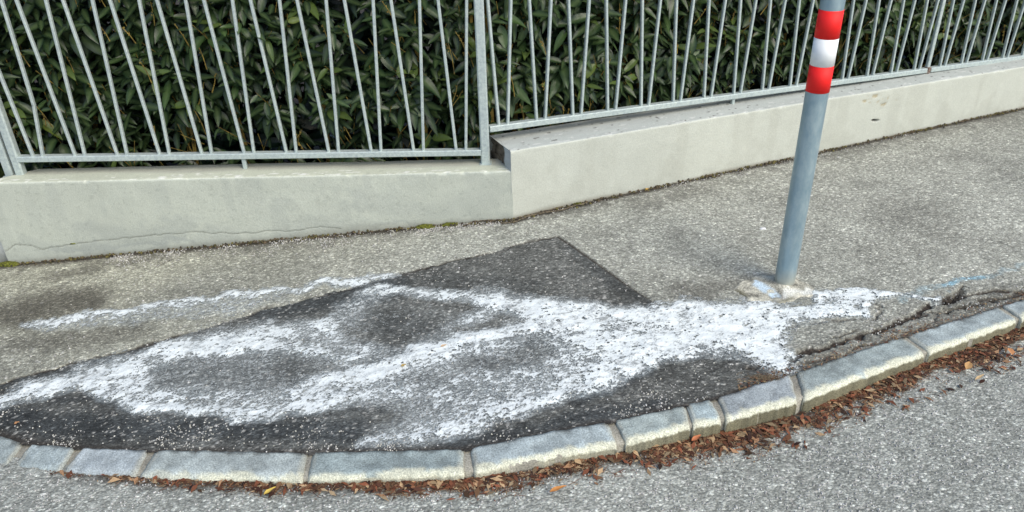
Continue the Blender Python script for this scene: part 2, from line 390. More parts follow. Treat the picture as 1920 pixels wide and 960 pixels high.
        cr = 1-ss(1., 3., seg(px+jit*2, py+jit, [(620, 965), (900, 935), (1100, 912)], .7)); dirt = np.maximum(dirt, .25*cr)
    dc = np.array([.045, .036, .028])
    base = base*(1-dirt[:, None])+dc*dirt[:, None]*(1+.8*rel[:, None])
    if kind != 'road':
        bl = np.zeros(px.shape)
        for pts, hw, s in [([(1775, 537), (1800, 527), (1840, 520)], 4.5, .7), ([(1840, 520), (1880, 508), (1925, 496)], 4, .22), ([(1690, 560), (1730, 545), (1780, 535)], 5, .25)]:
            bl = np.maximum(bl, s*(1-ss(hw*.4, hw*1.6, seg(px+jit, py+jit, pts, .6))))
        bl = bl*ss(-.35, .1, rel)
        base = base*(1-bl[:, None])+np.array([.22, .48, .62])*bl[:, None]
        pd = powder_density(px, py, X, Y)
        dust = np.clip(pd*.50*(1+.6*rel)+.05*ss(.02, .2, pd), 0, .6)
        base = base*(1-dust[:, None])+np.array([.62, .69, .70])*dust[:, None]
    return z, np.clip(base, .008, .9)

# ---------------------------------------------------------------- ground, footway, repair patch, road
STEP = .0048
xs = np.concatenate([np.arange(-12, -2.85, .3), np.arange(-2.85, 3.9, STEP), np.arange(3.9, 14, .3)])
def lattice(xs, ys, keep, kind_fn):
    pass
def sheet(xs, ys, maskfn, kind, zfn=None, under=0.):
    nx, ny = len(xs), len(ys)
    XX, YY = np.meshgrid(xs, ys, indexing='ij')
    cx = (xs[:-1]+xs[1:])/2; cy = (ys[:-1]+ys[1:])/2
    CXX, CYY = np.meshgrid(cx, cy, indexing='ij')
    mk = maskfn(CXX, CYY)
    i, j = np.nonzero(mk)
    q = np.stack([i*ny+j, (i+1)*ny+j, (i+1)*ny+j+1, i*ny+j+1], 1)
    used = np.unique(q); remap = np.zeros(nx*ny, np.int64); remap[used] = np.arange(len(used))
    X = XX.ravel()[used]; Y = YY.ravel()[used]
    n4 = RNG.random((nx, ny)).ravel()[used]-.5
    z, col = surface(X, Y, kind, n4)
    if zfn is not None: z = z+zfn(X, Y)
    jx = (RNG.random(len(X))-.5)*STEP*.5; jy = (RNG.random(len(X))-.5)*STEP*.5
    return np.c_[X+jx, Y+jy, z], remap[q], {'col': col}
def is_patch(X, Y):
    sh = X.shape; X = X.ravel(); Y = Y.ravel()
    px, py = proj(np.c_[X, Y, hgt(X)]); jit = fbm(X, Y, .04, 3)*5
    inside = inpoly(px+jit, py+jit*.5, PATCH) & (Y < 3.1) & (Y > 1.2) & (X > -2.2) & (X < 1.3)
    return inside.reshape(sh)
def m_side(X, Y): return (Y > yb(X)-.006) & (Y < wall_y(X)+.02) & ~is_patch(X, Y)
def m_patch(X, Y): return (Y > yb(X)-.006) & (Y < wall_y(X)+.02) & is_patch(X, Y)
ysd = np.concatenate([np.arange(1.0, 1.5, .1), np.arange(1.5, 5.1, STEP), np.arange(5.1, 10.5, .2)])
def tag_struct(o): o['kind'] = 'structure'; return o
sel = (xs > -2.86) & (xs < 1.4)
V, Q, A = sheet(xs, ysd, m_side, 'side'); sidewalk = tag_struct(link('sidewalk', mesh_np('sidewalk', V, Q, A), M_ASPH))
xp = xs[sel]; yp = ysd[(ysd > 1.4) & (ysd < 3.2)]
V, Q, A = sheet(xp, yp, m_patch, 'patch', lambda X, Y: 0*X+.002); patch = tag_struct(link('asphalt_patch', mesh_np('asphalt_patch', V, Q, A), M_ASPH))
xr = np.concatenate([np.arange(-12, -2., .4), np.arange(-2., 2.7, STEP), np.arange(2.7, 14, .4)])
yr = np.concatenate([np.arange(-10, 1.2, .4), np.arange(1.2, 2.9, STEP), np.arange(2.9, 9, .25)])
V, Q, A = sheet(xr, yr, lambda X, Y: Y < yf(X)+.03, 'road', lambda X, Y: -drop(X)-.012*ss(.25, .0, yf(X)-Y)*0)
road = tag_struct(link('road', mesh_np('road', V, Q, A), M_ASPH))
gm = MB(); gm.add([(-120, -120, -.75), (120, -120, -.75), (120, 120, -.75), (-120, 120, -.75)], [(0, 1, 2, 3)])
tag_struct(link('ground', gm.mesh('ground'), M_SOIL))
# bed of garden soil behind the walls
gm = MB()
pts = [(-12, YW+.16), (-.15, YW+.16), (RC[0]-RN[0]*.16-.1, RC[1]-RN[1]*.16), (12, RC[1]+(12-RC[0])*RU[1]/RU[0]+.2), (12, 30), (-12, 30)]
gm.add([(x, y, .02) for x, y in pts], [tuple(range(6))]); tag_struct(link('garden_soil', gm.mesh('garden_soil'), M_SOIL))

# ---------------------------------------------------------------- white powder: a thin sheet that fills the hollows of the paving
PS = .0038
xq = np.arange(-2.2, 2.0, PS); yq = np.arange(1.62, 2.95, PS)
XX, YY = np.meshgrid(xq, yq, indexing='ij'); Xf, Yf = XX.ravel(), YY.ravel()
px, py = proj(np.c_[Xf, Yf, hgt(Xf)])
D = powder_density(px, py, Xf, Yf)
U_ = Xf*.94+Yf*.34; W_ = Yf*.94-Xf*.34
nz = vn(U_*.6, W_, .008)*.8+vn(U_*.7+3, W_+1, .018)*.55+vn(Xf, Yf, .05)*.35+(RNG.random(Xf.size)-.5)*.75
UR = np.empty(Xf.size); UR[np.argsort(nz)] = np.linspace(0, 1, Xf.size)
tips = vn(U_*.55+9, W_+5, .0075)*.6+vn(U_+9, W_+2, .02)*.5
tips = tips > np.quantile(tips, .945)
cov = D**1.1*1.02
keepv = (cov > UR*.97+.012) & ~(tips & (RNG.random(Xf.size) < .75)) & (Yf > yb(Xf))
kv = keepv.reshape(XX.shape)[:-1, :-1]
i, j = np.nonzero(kv); ny = len(yq)
q = np.stack([i*ny+j, (i+1)*ny+j, (i+1)*ny+j+1, i*ny+j+1], 1)
used = np.unique(q); rm = np.zeros(Xf.size, np.int64); rm[used] = np.arange(len(used))
X, Y = Xf[used], Yf[used]
mg = np.clip((cov-UR*.97)[used], 0, 1); heap = fbm(X*1., Y*1.4, .05, 4)
thick = .0030+.0045*D[used]**2*(1+1.2*heap)+nz[used]*.0010
bw = .34+.48*ss(.0, .42, mg+.06*heap)
col = np.stack([bw*.935, bw*.985, bw*.965], 1)*(1+.10*heap+.06*(RNG.random(len(X))-.5))[:, None]
V = np.c_[X+(RNG.random(len(X))-.5)*PS*.7, Y+(RNG.random(len(X))-.5)*PS*.7, hgt(X)+thick]
pw = link('powder_spill', mesh_np('powder_spill', V, rm[q], {'col': np.clip(col, 0, .87)}), M_POWD)
tag(pw, 'white powder spilled in streaks over the dark repair patch and up to the pole foot', 'powder', kind='stuff')

# ---------------------------------------------------------------- kerb
kb = []; kc = []
kx = np.arange(-4, 5, .02)
rows = []
for x in kx:
    tb = float(yb(x)); tf = float(yf(x)); h = float(hgt(x)); d = float(drop(x))
    rows.append([(x, tb+.03, h-.012), (x, tb, h-.005), (x, (tb+tf)/2, h-.005), (x, tf+.008, h-.006), (x, tf+.004, h-.012), (x, tf+.004, h-d-.08)])
V = np.array(rows).reshape(-1, 3); n = 6
V[:, 2] += (RNG.random(len(V))-.5)*.003
Q = [(i*n+k, i*n+k+1, (i+1)*n+k+1, (i+1)*n+k) for i in range(len(kx)-1) for k in range(n-1)]
cc = np.tile([.30, .285, .235], (len(V), 1))*(1+.5*fbm(V[:, 0], V[:, 1], .03, 3))[:, None]
kerb = tag_struct(link('kerb', mesh_np('kerb', V, Q, {'col': np.clip(cc, .03, .8)}), M_KERB))
def kerb_stone(c4, i):
    """c4: back-left, back-right, front-right, front-left corners of the top face (world)"""
    nu, nv = 44, 12
    P = []; Cc = []
    seed = i*13.7; rs = random.Random(i*7+3); tone = np.array([1, 1, 1.])*rs.uniform(.86, 1.16)*np.array([rs.uniform(.97, 1.05), 1, rs.uniform(.94, 1.02)]); cor = [rs.uniform(0, .022)*(rs.random() < .6) for _ in range(4)]
    bl, br, fr, fl = [np.array(p) for p in c4]
    tt = []
    for a in range(nu+1):
        u = a/nu
        for b_ in range(nv+4):
            v = min(b_, nv)/nv
            p = (bl*(1-u)+br*u)*(1-v)+(fl*(1-u)+fr*u)*v
            tb, tf = float(yb(p[0])), float(yf(p[0]))
            yy = p[1]
            z = float(hgt(p[0]))+.004
            eu = min(u, 1-u)*np.linalg.norm(br-bl); ev = (1-v)*.11; eb = v*.11
            e = min(eu, ev*1.0, eb)
            rnd = fbm(p[0]*1+seed, yy, .03, 3)
            z += float(rnd)*.004-.005*float(1-ss(0, .007, eu+rnd*.004))-.006*float(1-ss(0, .015, ev+rnd*.008))
            k = b_-nv
            if k > 0:
                d = float(drop(p[0]))+.06
                z = z-[0, .006, .013, d][k]; yy = yy-[0, .005, .006, .004][k]+float(vn(p[0]*3+seed, z, .02))*.010
            P.append((p[0]+float(vn(yy+seed, p[0], .02))*.004, yy+(float(vn(p[0]+seed, 3, .035))*.007 if b_ >= nv-1 or b_ == 0 else 0), z))
            for (uu, vv), cr_ in zip(((0, 0), (1, 0), (0, 1), (1, 1)), cor):
                if cr_: z -= .012*float(1-ss(cr_*.5, cr_, math.hypot((u-uu)*float(np.linalg.norm(br-bl)), (v-vv)*.11)+float(rnd)*.01))
            top = np.array([.315, .362, .362])*tone*(1+.45*float(rnd)+.35*float(vn(p[0], yy+seed, .07))+.12*(random.random()-.5))
            lip = np.array([.60, .60, .47])*(1+.3*float(rnd))
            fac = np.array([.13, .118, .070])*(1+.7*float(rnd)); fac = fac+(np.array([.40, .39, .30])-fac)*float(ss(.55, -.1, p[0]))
            wl = float(ss(.019, .006, ev+rnd*.03))*float(ss(-1.25, -.9, p[0]))
            c_ = top*(1-wl)+lip*wl
            we = float(ss(.02, .004, eu+rnd*.012)); c_ = c_*(1-.5*we)+np.array([.42, .41, .33])*.5*we
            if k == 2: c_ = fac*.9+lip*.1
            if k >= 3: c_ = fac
            bd = float(ss(.016, .0, eb+rnd*.02)); c_ = c_*(1-.5*bd)+np.array([.06, .055, .045])*.5*bd
            if p[0] > 1.9: 
                bl_ = float(ss(.06, .02, abs(eb-.03)))*.6; c_ = c_*(1-bl_)+np.array([.25, .5, .62])*bl_
            P.append
            Cc.append(np.clip(c_, .02, .8))
    m_ = nv+4
    Q = [(a*m_+b_, a*m_+b_+1, (a+1)*m_+b_+1, (a+1)*m_+b_) for a in range(nu) for b_ in range(m_-1)]
    # end faces and back
    nP = len(P); low = []
    for a in (0, nu):
        base = len(P)
        for b_ in range(m_):
            x, y, z = P[a*m_+b_]; P.append((x, y, min(z, z)-.09 if b_ <= nv else z-.05)); Cc.append(np.array([.2, .19, .14]))
        for b_ in range(m_-1): Q.append((a*m_+b_, a*m_+b_+1, base+b_+1, base+b_) if a else (a*m_+b_+1, a*m_+b_, base+b_, base+b_+1))
    base = len(P)
    for a in range(nu+1):
        x, y, z = P[a*m_]; P.append((x, y+.002, z-.09)); Cc.append(np.array([.2, .19, .14]))
    for a in range(nu): Q.append((a*m_, (a+1)*m_, base+a+1, base+a))
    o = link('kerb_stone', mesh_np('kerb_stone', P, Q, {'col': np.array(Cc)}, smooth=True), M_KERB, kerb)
    return o
def yat(poly, x): return float(np.interp(x, [p[0] for p in poly], [p[1] for p in poly]))
# joints: (x of back end, x of front end) pairs for each stone
SP = [((-75, -95), (42, 15)), ((58, 28), (140, 113)), ((155, 120), (276, 254)), ((292, 263), (577, 566)), ((587, 577), (869, 869)), ((882, 889), (1140, 1156)),
      ((1154, 1173), (1283, 1294)), ((1287, 1299), (1333, 1352)), ((1345, 1362), (1482, 1494)), ((1494, 1507), (1692, 1733)), ((1700, 1742), (1872, 1905)), ((1880, 1914), (1975, 2005))]
for i, ((b0, f0), (b1, f1)) in enumerate(SP):
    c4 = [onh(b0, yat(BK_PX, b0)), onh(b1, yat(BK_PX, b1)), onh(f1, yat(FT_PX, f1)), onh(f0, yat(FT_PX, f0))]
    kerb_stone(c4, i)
# further stones that carry the line on either side of the picture
for k in range(3):
    xa = -1.75-.42*k; xb_ = xa+.0
    c4 = [(xa-.40, float(yb(xa-.40)), 0), (xa-.02, float(yb(xa-.02)), 0), (xa-.02, float(yf(xa-.02)), 0), (xa-.40, float(yf(xa-.4)), 0)]
    if xa-.02 < c4[1][0]+1: kerb_stone(c4, 20+k)
for k in range(3):
    xa = 2.02+.6*k
    c4 = [(xa, float(yb(xa)), 0), (xa+.57, float(yb(xa+.57)), 0), (xa+.62, float(yf(xa+.62)), 0), (xa+.05, float(yf(xa+.05)), 0)]
    kerb_stone(c4, 30+k)

# ---------------------------------------------------------------- garden walls
LZT = .229
def wall(name, label, o, u, nrm, s0, s1, step, zt, zb, depth, seed, cfn, endcut=None, capseg=0, cut0=None):
    """swept wall: o origin on the face line, u along, nrm outward; zt(s), zb(s) top and foot"""
    ss_ = np.arange(s0, s1+step, step); nf, ntp = 84, 22
    rad = .0045
    prof = []      # (kind, parameter)
    rows = []; cols = []
    for s in ss_:
        a, b_ = float(zb(s))-.03, float(zt(s))
        r = []
        for k in range(nf+1):
            r.append((0., a+(b_-rad-a)*k/nf))
        for k in range(1, 4):
            th = k/3*math.pi/2; r.append((rad-rad*math.cos(th), b_-rad+rad*math.sin(th)))
        for k in range(1, ntp+1): r.append((rad+(depth-rad)*k/ntp, b_))
        r.append((depth, a))
        rows.append(r)
    R = np.array(rows)                                   # ns, np, 2
    ns, npf = R.shape[:2]
    SS = np.repeat(ss_[:, None], npf, 1); DD = R[..., 0]; ZZ = R[..., 1]
    on_top = DD > rad*.7
    w1 = fbm(SS+seed, ZZ+DD, .5, 3); w2 = fbm(SS+seed, ZZ*1+DD*1.3, .06, 4)
    chip = ss(.55, .75, fbm(SS+seed*2, DD*0+1., .035, 3)+.35*(1-ss(0, .012, np.abs(DD-rad)+np.abs(ZZ-(R[:, nf+3, 1])[:, None]))))
    edge = (1-ss(0, .014, np.hypot(DD, np.array(R[:, nf+3, 1])[:, None]-ZZ)))
    chipz = edge*ss(.30, .5, fbm(SS+seed*2, DD*0+1., .03, 3))*.006
    if endcut is not None:
        SS = SS+0
    off = w1*.006+w2*.0018
    offn = np.where(on_top, 0, off)-chipz*.6; offz = np.where(on_top, off*.8, 0)-chipz*.6
    if cut0 is not None: SS = np.maximum(SS, s0+cut0*DD)
    if endcut is not None:
        SS = np.minimum(SS, s1+endcut*DD)
    P = o[None, None, :]+u[None, None, :]*SS[..., None]+nrm[None, None, :]*(offn-DD)[..., None]
    P[..., 2] = ZZ+offz
    V = P.reshape(-1, 3)
    n = npf
    ii, kk = np.meshgrid(np.arange(ns-1), np.arange(npf-1), indexing='ij'); ii = ii.ravel(); kk = kk.ravel()
    Q = np.stack([ii*n+kk, (ii+1)*n+kk, (ii+1)*n+kk+1, ii*n+kk+1], 1)
    S_, D_, Z_ = SS.ravel(), DD.ravel(), ZZ.ravel()
    px, py = proj(V)
    col, dz = cfn(S_, D_, Z_-np.interp(S_, ss_, [float(zb(s)) for s in ss_]), px, py, on_top.ravel(), edge.ravel())
    V = V-nrm[None]*np.where(on_top.ravel(), 0, dz)[:, None]
    Qs = [Q]; Vs = [V]; Cs = [col]; base = len(V)
    # end faces
    for e, row in ((0, 0), (1, ns-1)):
        f = P[row, :nf+4]; m_ = capseg or 6
        depthv = P[row, -2]-P[row, nf+3]
        G = []; GC = []
        for k in range(m_+1):
            for q_ in range(nf+4):
                p = f[q_]*1.; back = P[row, -2]*1.; back[2] = f[q_, 2]
                p = p*(1-k/m_)+back*(k/m_)
                dpt = k/m_*depth
                rough = float(ss(.055, .09, dpt+.05*float(fbm(p[2]*1.3+seed, dpt, .06, 3)))) if e == 0 and capseg else 0.
                rn = float(fbm(dpt+seed, p[2], .018, 3))
                p = p-u*(-1 if e == 0 else 1)*0 + u*(rough*(.012+rn*.014) if e == 0 else 0)
                G.append(p)
                cb = np.array([.40, .42, .42])*(1+.15*rn)
                rc = np.array([.15, .125, .095])*(1+1.6*rn)
                GC.append(np.clip(cb*(1-rough)+rc*rough, .015, .8))
        nn = nf+4
        q2 = []
        for k in range(m_):
            for q_ in range(nn-1):
                qd = (base+k*nn+q_, base+k*nn+q_+1, base+(k+1)*nn+q_+1, base+(k+1)*nn+q_)
                q2.append(qd if e else qd[::-1])
        Vs.append(np.array(G)); Cs.append(np.array(GC)); Qs.append(np.array(q2)); base += len(G)
    me = mesh_np(name, np.concatenate(Vs), np.concatenate(Qs), {'col': np.clip(np.concatenate(Cs), .01, .85)}, smooth=True)
    o_ = link(name, me, M_WALL); tag(o_, label, 'wall'); return o_
WCR = [(0, 474), (14, 470), (28, 459), (55, 461), (78, 467), (130, 458), (165, 454), (205, 449), (290, 440), (355, 436), (450, 438), (560, 431), (600, 425), (640, 430)]
def col_left(s, d, hz, px, py, top, edge):
    n1 = fbm(s, hz+d, .35, 4); n2 = fbm(s+4, hz+d*2, .05, 4)
    c = np.array([.475, .498, .425])[None]*(1+.07*n1+.05*n2)[:, None]
    # old damp stains and the rendered plinth line
    st = np.zeros(len(s))
    for pts, hw, k in [([(170, 430), (260, 445), (350, 425)], 14, .22), ([(100, 465), (210, 460), (340, 444)], 7, .35), ([(700, 380), (830, 400), (930, 385)], 14, .16), ([(850, 390), (945, 350)], 12, .14), ([(40, 470), (200, 478)], 8, .12), ([(660, 385), (675, 370)], 9, .2), ([(600, 430), (800, 415)], 4, .2)]:
        st = np.maximum(st, 1.4*k*(1-ss(hw*.3, hw*2, seg(px+n2*40, py+n2*20, pts, .5))))
    st = np.where(top, 0, st)
    cr = np.where(top, 0, 1-ss(.3, 1.4, seg(px, py+n2*3.5, WCR, 1.)))*.55*ss(-.4, .05, n1+.25)
    low = np.where(top, 0, (1-ss(.0, .035+.04*n1, hz)))*.5
    st = np.maximum(st, np.where(top, 0, .16*ss(.05, .38, fbm(s+1, hz*.12, .07, 3))*ss(.0, .3, hz)))
    st = np.maximum(st, np.where(top, 0, .22*ss(.0, .35, fbm(s, hz+4, .13, 4)+.18-hz*1.6)))
    k = np.clip(st, 0, 1)
    c = c*(1-k[:, None])+np.array([.26, .28, .27])*k[:, None]
    c = c*(1-low[:, None])+np.array([.20, .19, .15])*low[:, None]
    c = c*(1-cr[:, None])+np.array([.10, .10, .08])*cr[:, None]
    # top: yellowish weathering, greyer band towards the back under the rail, white flakes of lime along the arris
    t = np.where(top, 1., 0)
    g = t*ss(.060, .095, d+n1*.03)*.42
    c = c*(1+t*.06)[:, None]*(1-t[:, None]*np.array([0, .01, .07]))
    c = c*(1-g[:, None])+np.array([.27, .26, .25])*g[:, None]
    fl = .8*ss(.42, .66, fbm(s*1.6, d*6, .06, 4)+.30*(1-ss(.0, .045, np.abs(d-.02))))*t*ss(.07, .05, d)
    c = c*(1-fl[:, None])+np.array([.78, .78, .72])*fl[:, None]
    por = ss(.36, .46, fbm(s*1.+2, (hz+d)*1., .012, 2))*.14; c = c*(1-por)[:, None]
    c = c*(1+.12*edge)[:, None]
    return c, cr*.004
def col_right(s, d, hz, px, py, top, edge):
    n1 = fbm(s+9, hz+d, .4, 4); n2 = fbm(s+14, hz+d*2, .05, 4)
    c = np.array([.50, .515, .45])[None]*(1+.06*n1+.045*n2)[:, None]
    k = np.zeros(len(s))
    for pts, hw, q in [([(1150, 380), (1230, 350)], 8, .15), ([(985, 330), (1000, 380)], 20, .10), ([(965, 300), (985, 400)], 10, .08), ([(1400, 300), (1440, 285)], 8, .12)]:
        k = np.maximum(k, q*(1-ss(hw*.3, hw*2, seg(px+n2*40, py+n2*20, pts, .5))))
    k = np.maximum(k, .13*ss(.08, .4, fbm(s+6, hz*.12, .08, 3))); k = np.maximum(k, .16*ss(.0, .35, fbm(s, hz+8, .13, 4)+.18-hz*1.8)); k = np.where(top, 0, k)
    hole = 1-ss(.8, 2.8, seg(px+n2*3, py, [(1638, 226), (1643, 226)], .6)); hole = np.where(top, 0, hole)
    pit = (1-ss(3, 9, seg(px+n2*30, py+n2*16, [(1636, 194), (1650, 190), (1662, 186)], .6)))*ss(0., .3, fbm(s, hz, .02, 3)); pit = np.where(top, 0, pit)*.8
    low = np.where(top, 0, (1-ss(.0, .022+.03*n1, hz)))*.65
    c = c*(1-k[:, None])+np.array([.26, .25, .20])*k[:, None]
    c = c*(1-low[:, None])+np.array([.17, .14, .09])*low[:, None]
    c = c*(1-pit[:, None])+np.array([.36, .30, .18])*pit[:, None]
    c = c*(1-hole[:, None])+np.array([.05, .045, .04])*hole[:, None]
    t = np.where(top, 1., 0)
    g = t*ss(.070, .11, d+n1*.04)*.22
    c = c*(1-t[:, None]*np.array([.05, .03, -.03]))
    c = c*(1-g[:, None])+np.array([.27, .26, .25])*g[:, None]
    fl = .6*ss(.45, .66, fbm(s*1.6+3, d*6, .06, 4)+.25*(1-ss(.0, .045, np.abs(d-.02))))*t
    c = c*(1-fl[:, None])+np.array([.72, .72, .68])*fl[:, None]
    sp = t*ss(.5, .62, fbm(s*2+5, d*5, .04, 2)+.1)
    c = c*(1-sp[:, None])+np.array([.12, .11, .10])*sp[:, None]
    c = c*(1+.08*edge)[:, None]
    return c, hole*.02+pit*.004
UX = np.array([1., 0, 0]); NX = np.array([0, -1., 0])
LX0 = -2.40
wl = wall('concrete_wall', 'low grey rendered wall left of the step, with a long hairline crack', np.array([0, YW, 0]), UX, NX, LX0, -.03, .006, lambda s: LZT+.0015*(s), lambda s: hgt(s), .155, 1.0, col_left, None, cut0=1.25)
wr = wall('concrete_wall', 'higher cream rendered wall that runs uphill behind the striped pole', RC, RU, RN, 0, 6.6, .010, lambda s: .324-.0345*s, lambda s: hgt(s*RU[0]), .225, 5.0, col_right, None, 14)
def col_far(s, d, hz, px, py, top, edge):
    n1 = fbm(s+2, hz, .2, 4); n2 = fbm(s, hz+d, .04, 4)
    c = np.array([.36, .375, .36])[None]*(1+.2*n1+.25*n2)[:, None]
    low = (1-ss(0, .06+.05*n1, hz))*.6; c = c*(1-low[:, None])+np.array([.1, .1, .06])*low[:, None]
    return c, 0*s
wall('concrete_wall', 'rough darker wall end at the far left edge of the picture', np.array([0, YW+.018, 0]), UX, NX, -4.6, LX0-.004, .02, lambda s: LZT-.012, lambda s: hgt(s), .045, 8.0, col_far)

# ---------------------------------------------------------------- fence panels
FY = 3.268
FEN = 'galvanised fence panels on the garden wall'
def fence(label, P0, u, bars, s0, s1, railz, foot_s, postfn, topH=1.0, bend=None):
    """P0 point of the fence line, u horizontal unit vector, railz(s)= centre of bottom rail"""
    t = thing('fence_panel', label, 'fence', tuple(P0+u*s0), FEN)
    inv = -np.array(t.location)
    nrm = np.array([u[1], -u[0], 0])
    def P(s, z): return P0+u*s+np.array([0, 0, z])+inv
    rh, rd = .027, .036
    m1 = MB(); m1.bar(P(s0, railz(s0)), P(s1, railz(s1)), rd, rh, nrm, .12); link('bottom_rail', m1.mesh('bottom_rail'), M_GALV, t)
    m1 = MB(); m1.bar(P(s0, railz(s0)+topH), P(s1, railz(s1)+topH), rd, rh, nrm, .12); link('top_rail', m1.mesh('top_rail'), M_GALV, t)
    for (sa, lean, ben) in bars:
        z0 = railz(sa)+rh/2-.004; z1 = z0+topH-rh
        m1 = MB()
        w_ = .0125
        if ben:
            zm = z0+.238; sm = sa+.036; m1.bar(P(sa, z0), P(sm, zm), .018, w_, nrm, .22); m1.bar(P(sm, zm-.003), P(sm+.024*(z1-zm), z1), .018, w_, nrm, .22)
        else:
            jit = random.uniform(-.002, .002)
            m1.bar(P(sa, z0), P(sa+lean*(z1-z0)+jit, z1), .017, w_, nrm, .22)
        link('bar', m1.mesh('bar'), M_GALV, t)
        wl_ = MB(); q = P(sa, z0+.004); 
    for fs, zb_, mt in foot_s:
        m1 = MB(); m1.bar(P(fs, zb_-.02), P(fs, railz(fs)-rh/2+.002), .018, .018, nrm, .15); link('foot', m1.mesh('foot'), mt, t)
    postfn(t, P, nrm)
    return t
def post_at(s, z0, z1, w_=.038, d_=.038, mt=None):
    def f(t, P, nrm):
        m1 = MB(); m1.bar(P(s, z0), P(s, z1), w_, d_, nrm, .16); link('post', m1.mesh('post'), mt or M_GALV, t)
        m1 = MB(); m1.bar(P(s, z0), P(s, z0+.008), .055, .055, nrm, .1) 
        link('base_plate', m1.mesh('base_plate'), M_SOIL if False else M_GALV, t)
    return f
LB = []
for n in range(11):
    xa = -1.991+.1902*(n-1)
    LB.append((xa, -.057, False)); LB.append((xa+.0435, .055, n == 0))
def lpost(t, P, nrm):
    post_at(-2.262, LZT-.10, 1.36)(t, P, nrm)
    post_at(-.150, LZT-.004, 1.75, .036, .040)(t, P, nrm)
rzl = lambda s: .2995+(-.0075)*(s+2.2)
fence('level galvanised fence panel above the low left wall, splayed bars in pairs', np.array([0, FY, 0]), UX, LB, -2.25, -.168, rzl, [(-1.238, LZT, M_GALV)], lpost, 1.0)
m1 = None
# right-hand panels
P1 = np.array([-.150, FY, 0]); pl = P1
s_of = lambda px_, py_: (onplane(px_, py_, pl, RN)-P1)@RU
z_of = lambda px_, py_: onplane(px_, py_, pl, RN)[2]
sA0 = s_of(935, 234); sA14 = s_of(1712.6, 135); dS = (sA14-sA0)/14
zr0 = (z_of(914, 236)+z_of(914, 246))/2; zr1 = (z_of(1740, 126.5)+z_of(1740, 134.5))/2; sp2 = s_of(1738, 130)
rzr = lambda s: zr0+(zr1-zr0)*s/sp2
print('fence', sA0, dS, zr0, zr1, sp2)
RB = []
for n in range(15):
    RB.append((sA0+n*dS, -.057, False)); RB.append((sA0+n*dS+.044, .055, False))
zt_at = lambda s: .324-.0345*(s)
def rpost(t, P, nrm):
    post_at(sp2, zt_at(sp2)-.01, 1.45, .020, .024)(t, P, nrm)
    m2 = MB(); q = P(sp2, rzr(sp2)); m2.bar(q+nrm*.0-np.array([0, 0, .016]), q+np.array([0, 0, .018]), .040, .030, nrm, .3); link('rusty_weld', m2.mesh('rusty_weld'), M_RUST, t)
fence('sloping galvanised fence panel behind the striped pole', P1, RU, RB, .022, sp2-.018, rzr, [(sA0+7*dS, zt_at(sA0+7*dS), M_GALV)], rpost, 1.0)
RB = []
s3 = sp2+.075
sA15 = s_of(1761.6, 125)
for n in range(13):
    RB.append((sA15+n*dS, -.057, False)); RB.append((sA15+n*dS+.044, .055, False))
fence('sloping galvanised fence panel at the far right, beyond the rusty post foot', P1, RU, RB, sp2+.016, sA15+13*dS, rzr, [(sA15+7*dS, zt_at(sA15+7*dS), M_GALV)], post_at(sA15+13*dS, zt_at(5.6), 1.3), 1.0)
# panel that goes off to the left
LB = [(-2.40-.19*n+.0435*k, -.057+.112*k, False) for n in range(1, 8) for k in (0, 1)]
fence('galvanised fence panel cut off by the left edge of the picture', np.array([0, FY+.01, 0]), UX, LB, -4.0, -2.335, lambda s: .30, [(-3.2, LZT, M_GALV)], post_at(-2.318, LZT-.02, 1.34), 1.0)

# ---------------------------------------------------------------- striped pole
PB = onh(1470, 533)
pole = thing('marker_pole', 'round grey steel pole with red and white bands standing in the footway', 'pole', tuple(PB))
def cyl(r0, z0, z1, n=40, rows=2, wob=0.):
    V = []; Q = []
    for a in range(rows+1):
        z = z0+(z1-z0)*a/rows
        for k in range(n):
            th = 2*math.pi*k/n; V.append((r0*math.cos(th), r0*math.sin(th), z))
    for a in range(rows):
        for k in range(n): Q.append((a*n+k, a*n+(k+1) % n, (a+1)*n+(k+1) % n, (a+1)*n+k))
    return np.array(V), np.array(Q)
PR = .038
V, Q = cyl(PR, -.05, 2.9, 48, 30); o = link('shaft', mesh_np('shaft', V, Q, smooth=True), M_POLE, pole)
zz = [ (onplane(px_, py_, PB, np.array([0, 1., 0]))[2]-PB[2]) for px_, py_ in ((1530, 170), (1537, 121), (1545, 70), (1552, 17))]
print('bands', zz)
def band(z0, z1, mt):
    V, Q = cyl(PR+.0012, z0, z1, 48, 1)
    n = 48
    top = [(math.cos(2*math.pi*k/n)*PR*.99, math.sin(2*math.pi*k/n)*PR*.99, z) for z in (z0, z1) for k in range(n)]
    V = np.concatenate([V, np.array(top)]); q = [(2*n+(k+1) % n, (k+1) % n, k, 2*n+k) for k in range(n)]+[(n+k, n+(k+1) % n, 3*n+(k+1) % n, 3*n+k) for k in range(n)]
    link('band', mesh_np('band', V, np.concatenate([Q, np.array(q)]), smooth=False), mt, pole)
band(zz[0], zz[1]-.0006, M_RED); band(zz[1], zz[2], M_WHITE); band(zz[2]+.0006, zz[3], M_RED)
m1 = MB(); m1.add([(PR*math.cos(2*math.pi*k/24), PR*math.sin(2*math.pi*k/24), 2.9) for k in range(24)]+[(0, 0, 2.91)], [(k, (k+1) % 24, 24) for k in range(24)]); link('cap', m1.mesh('cap'), M_POLE, pole)
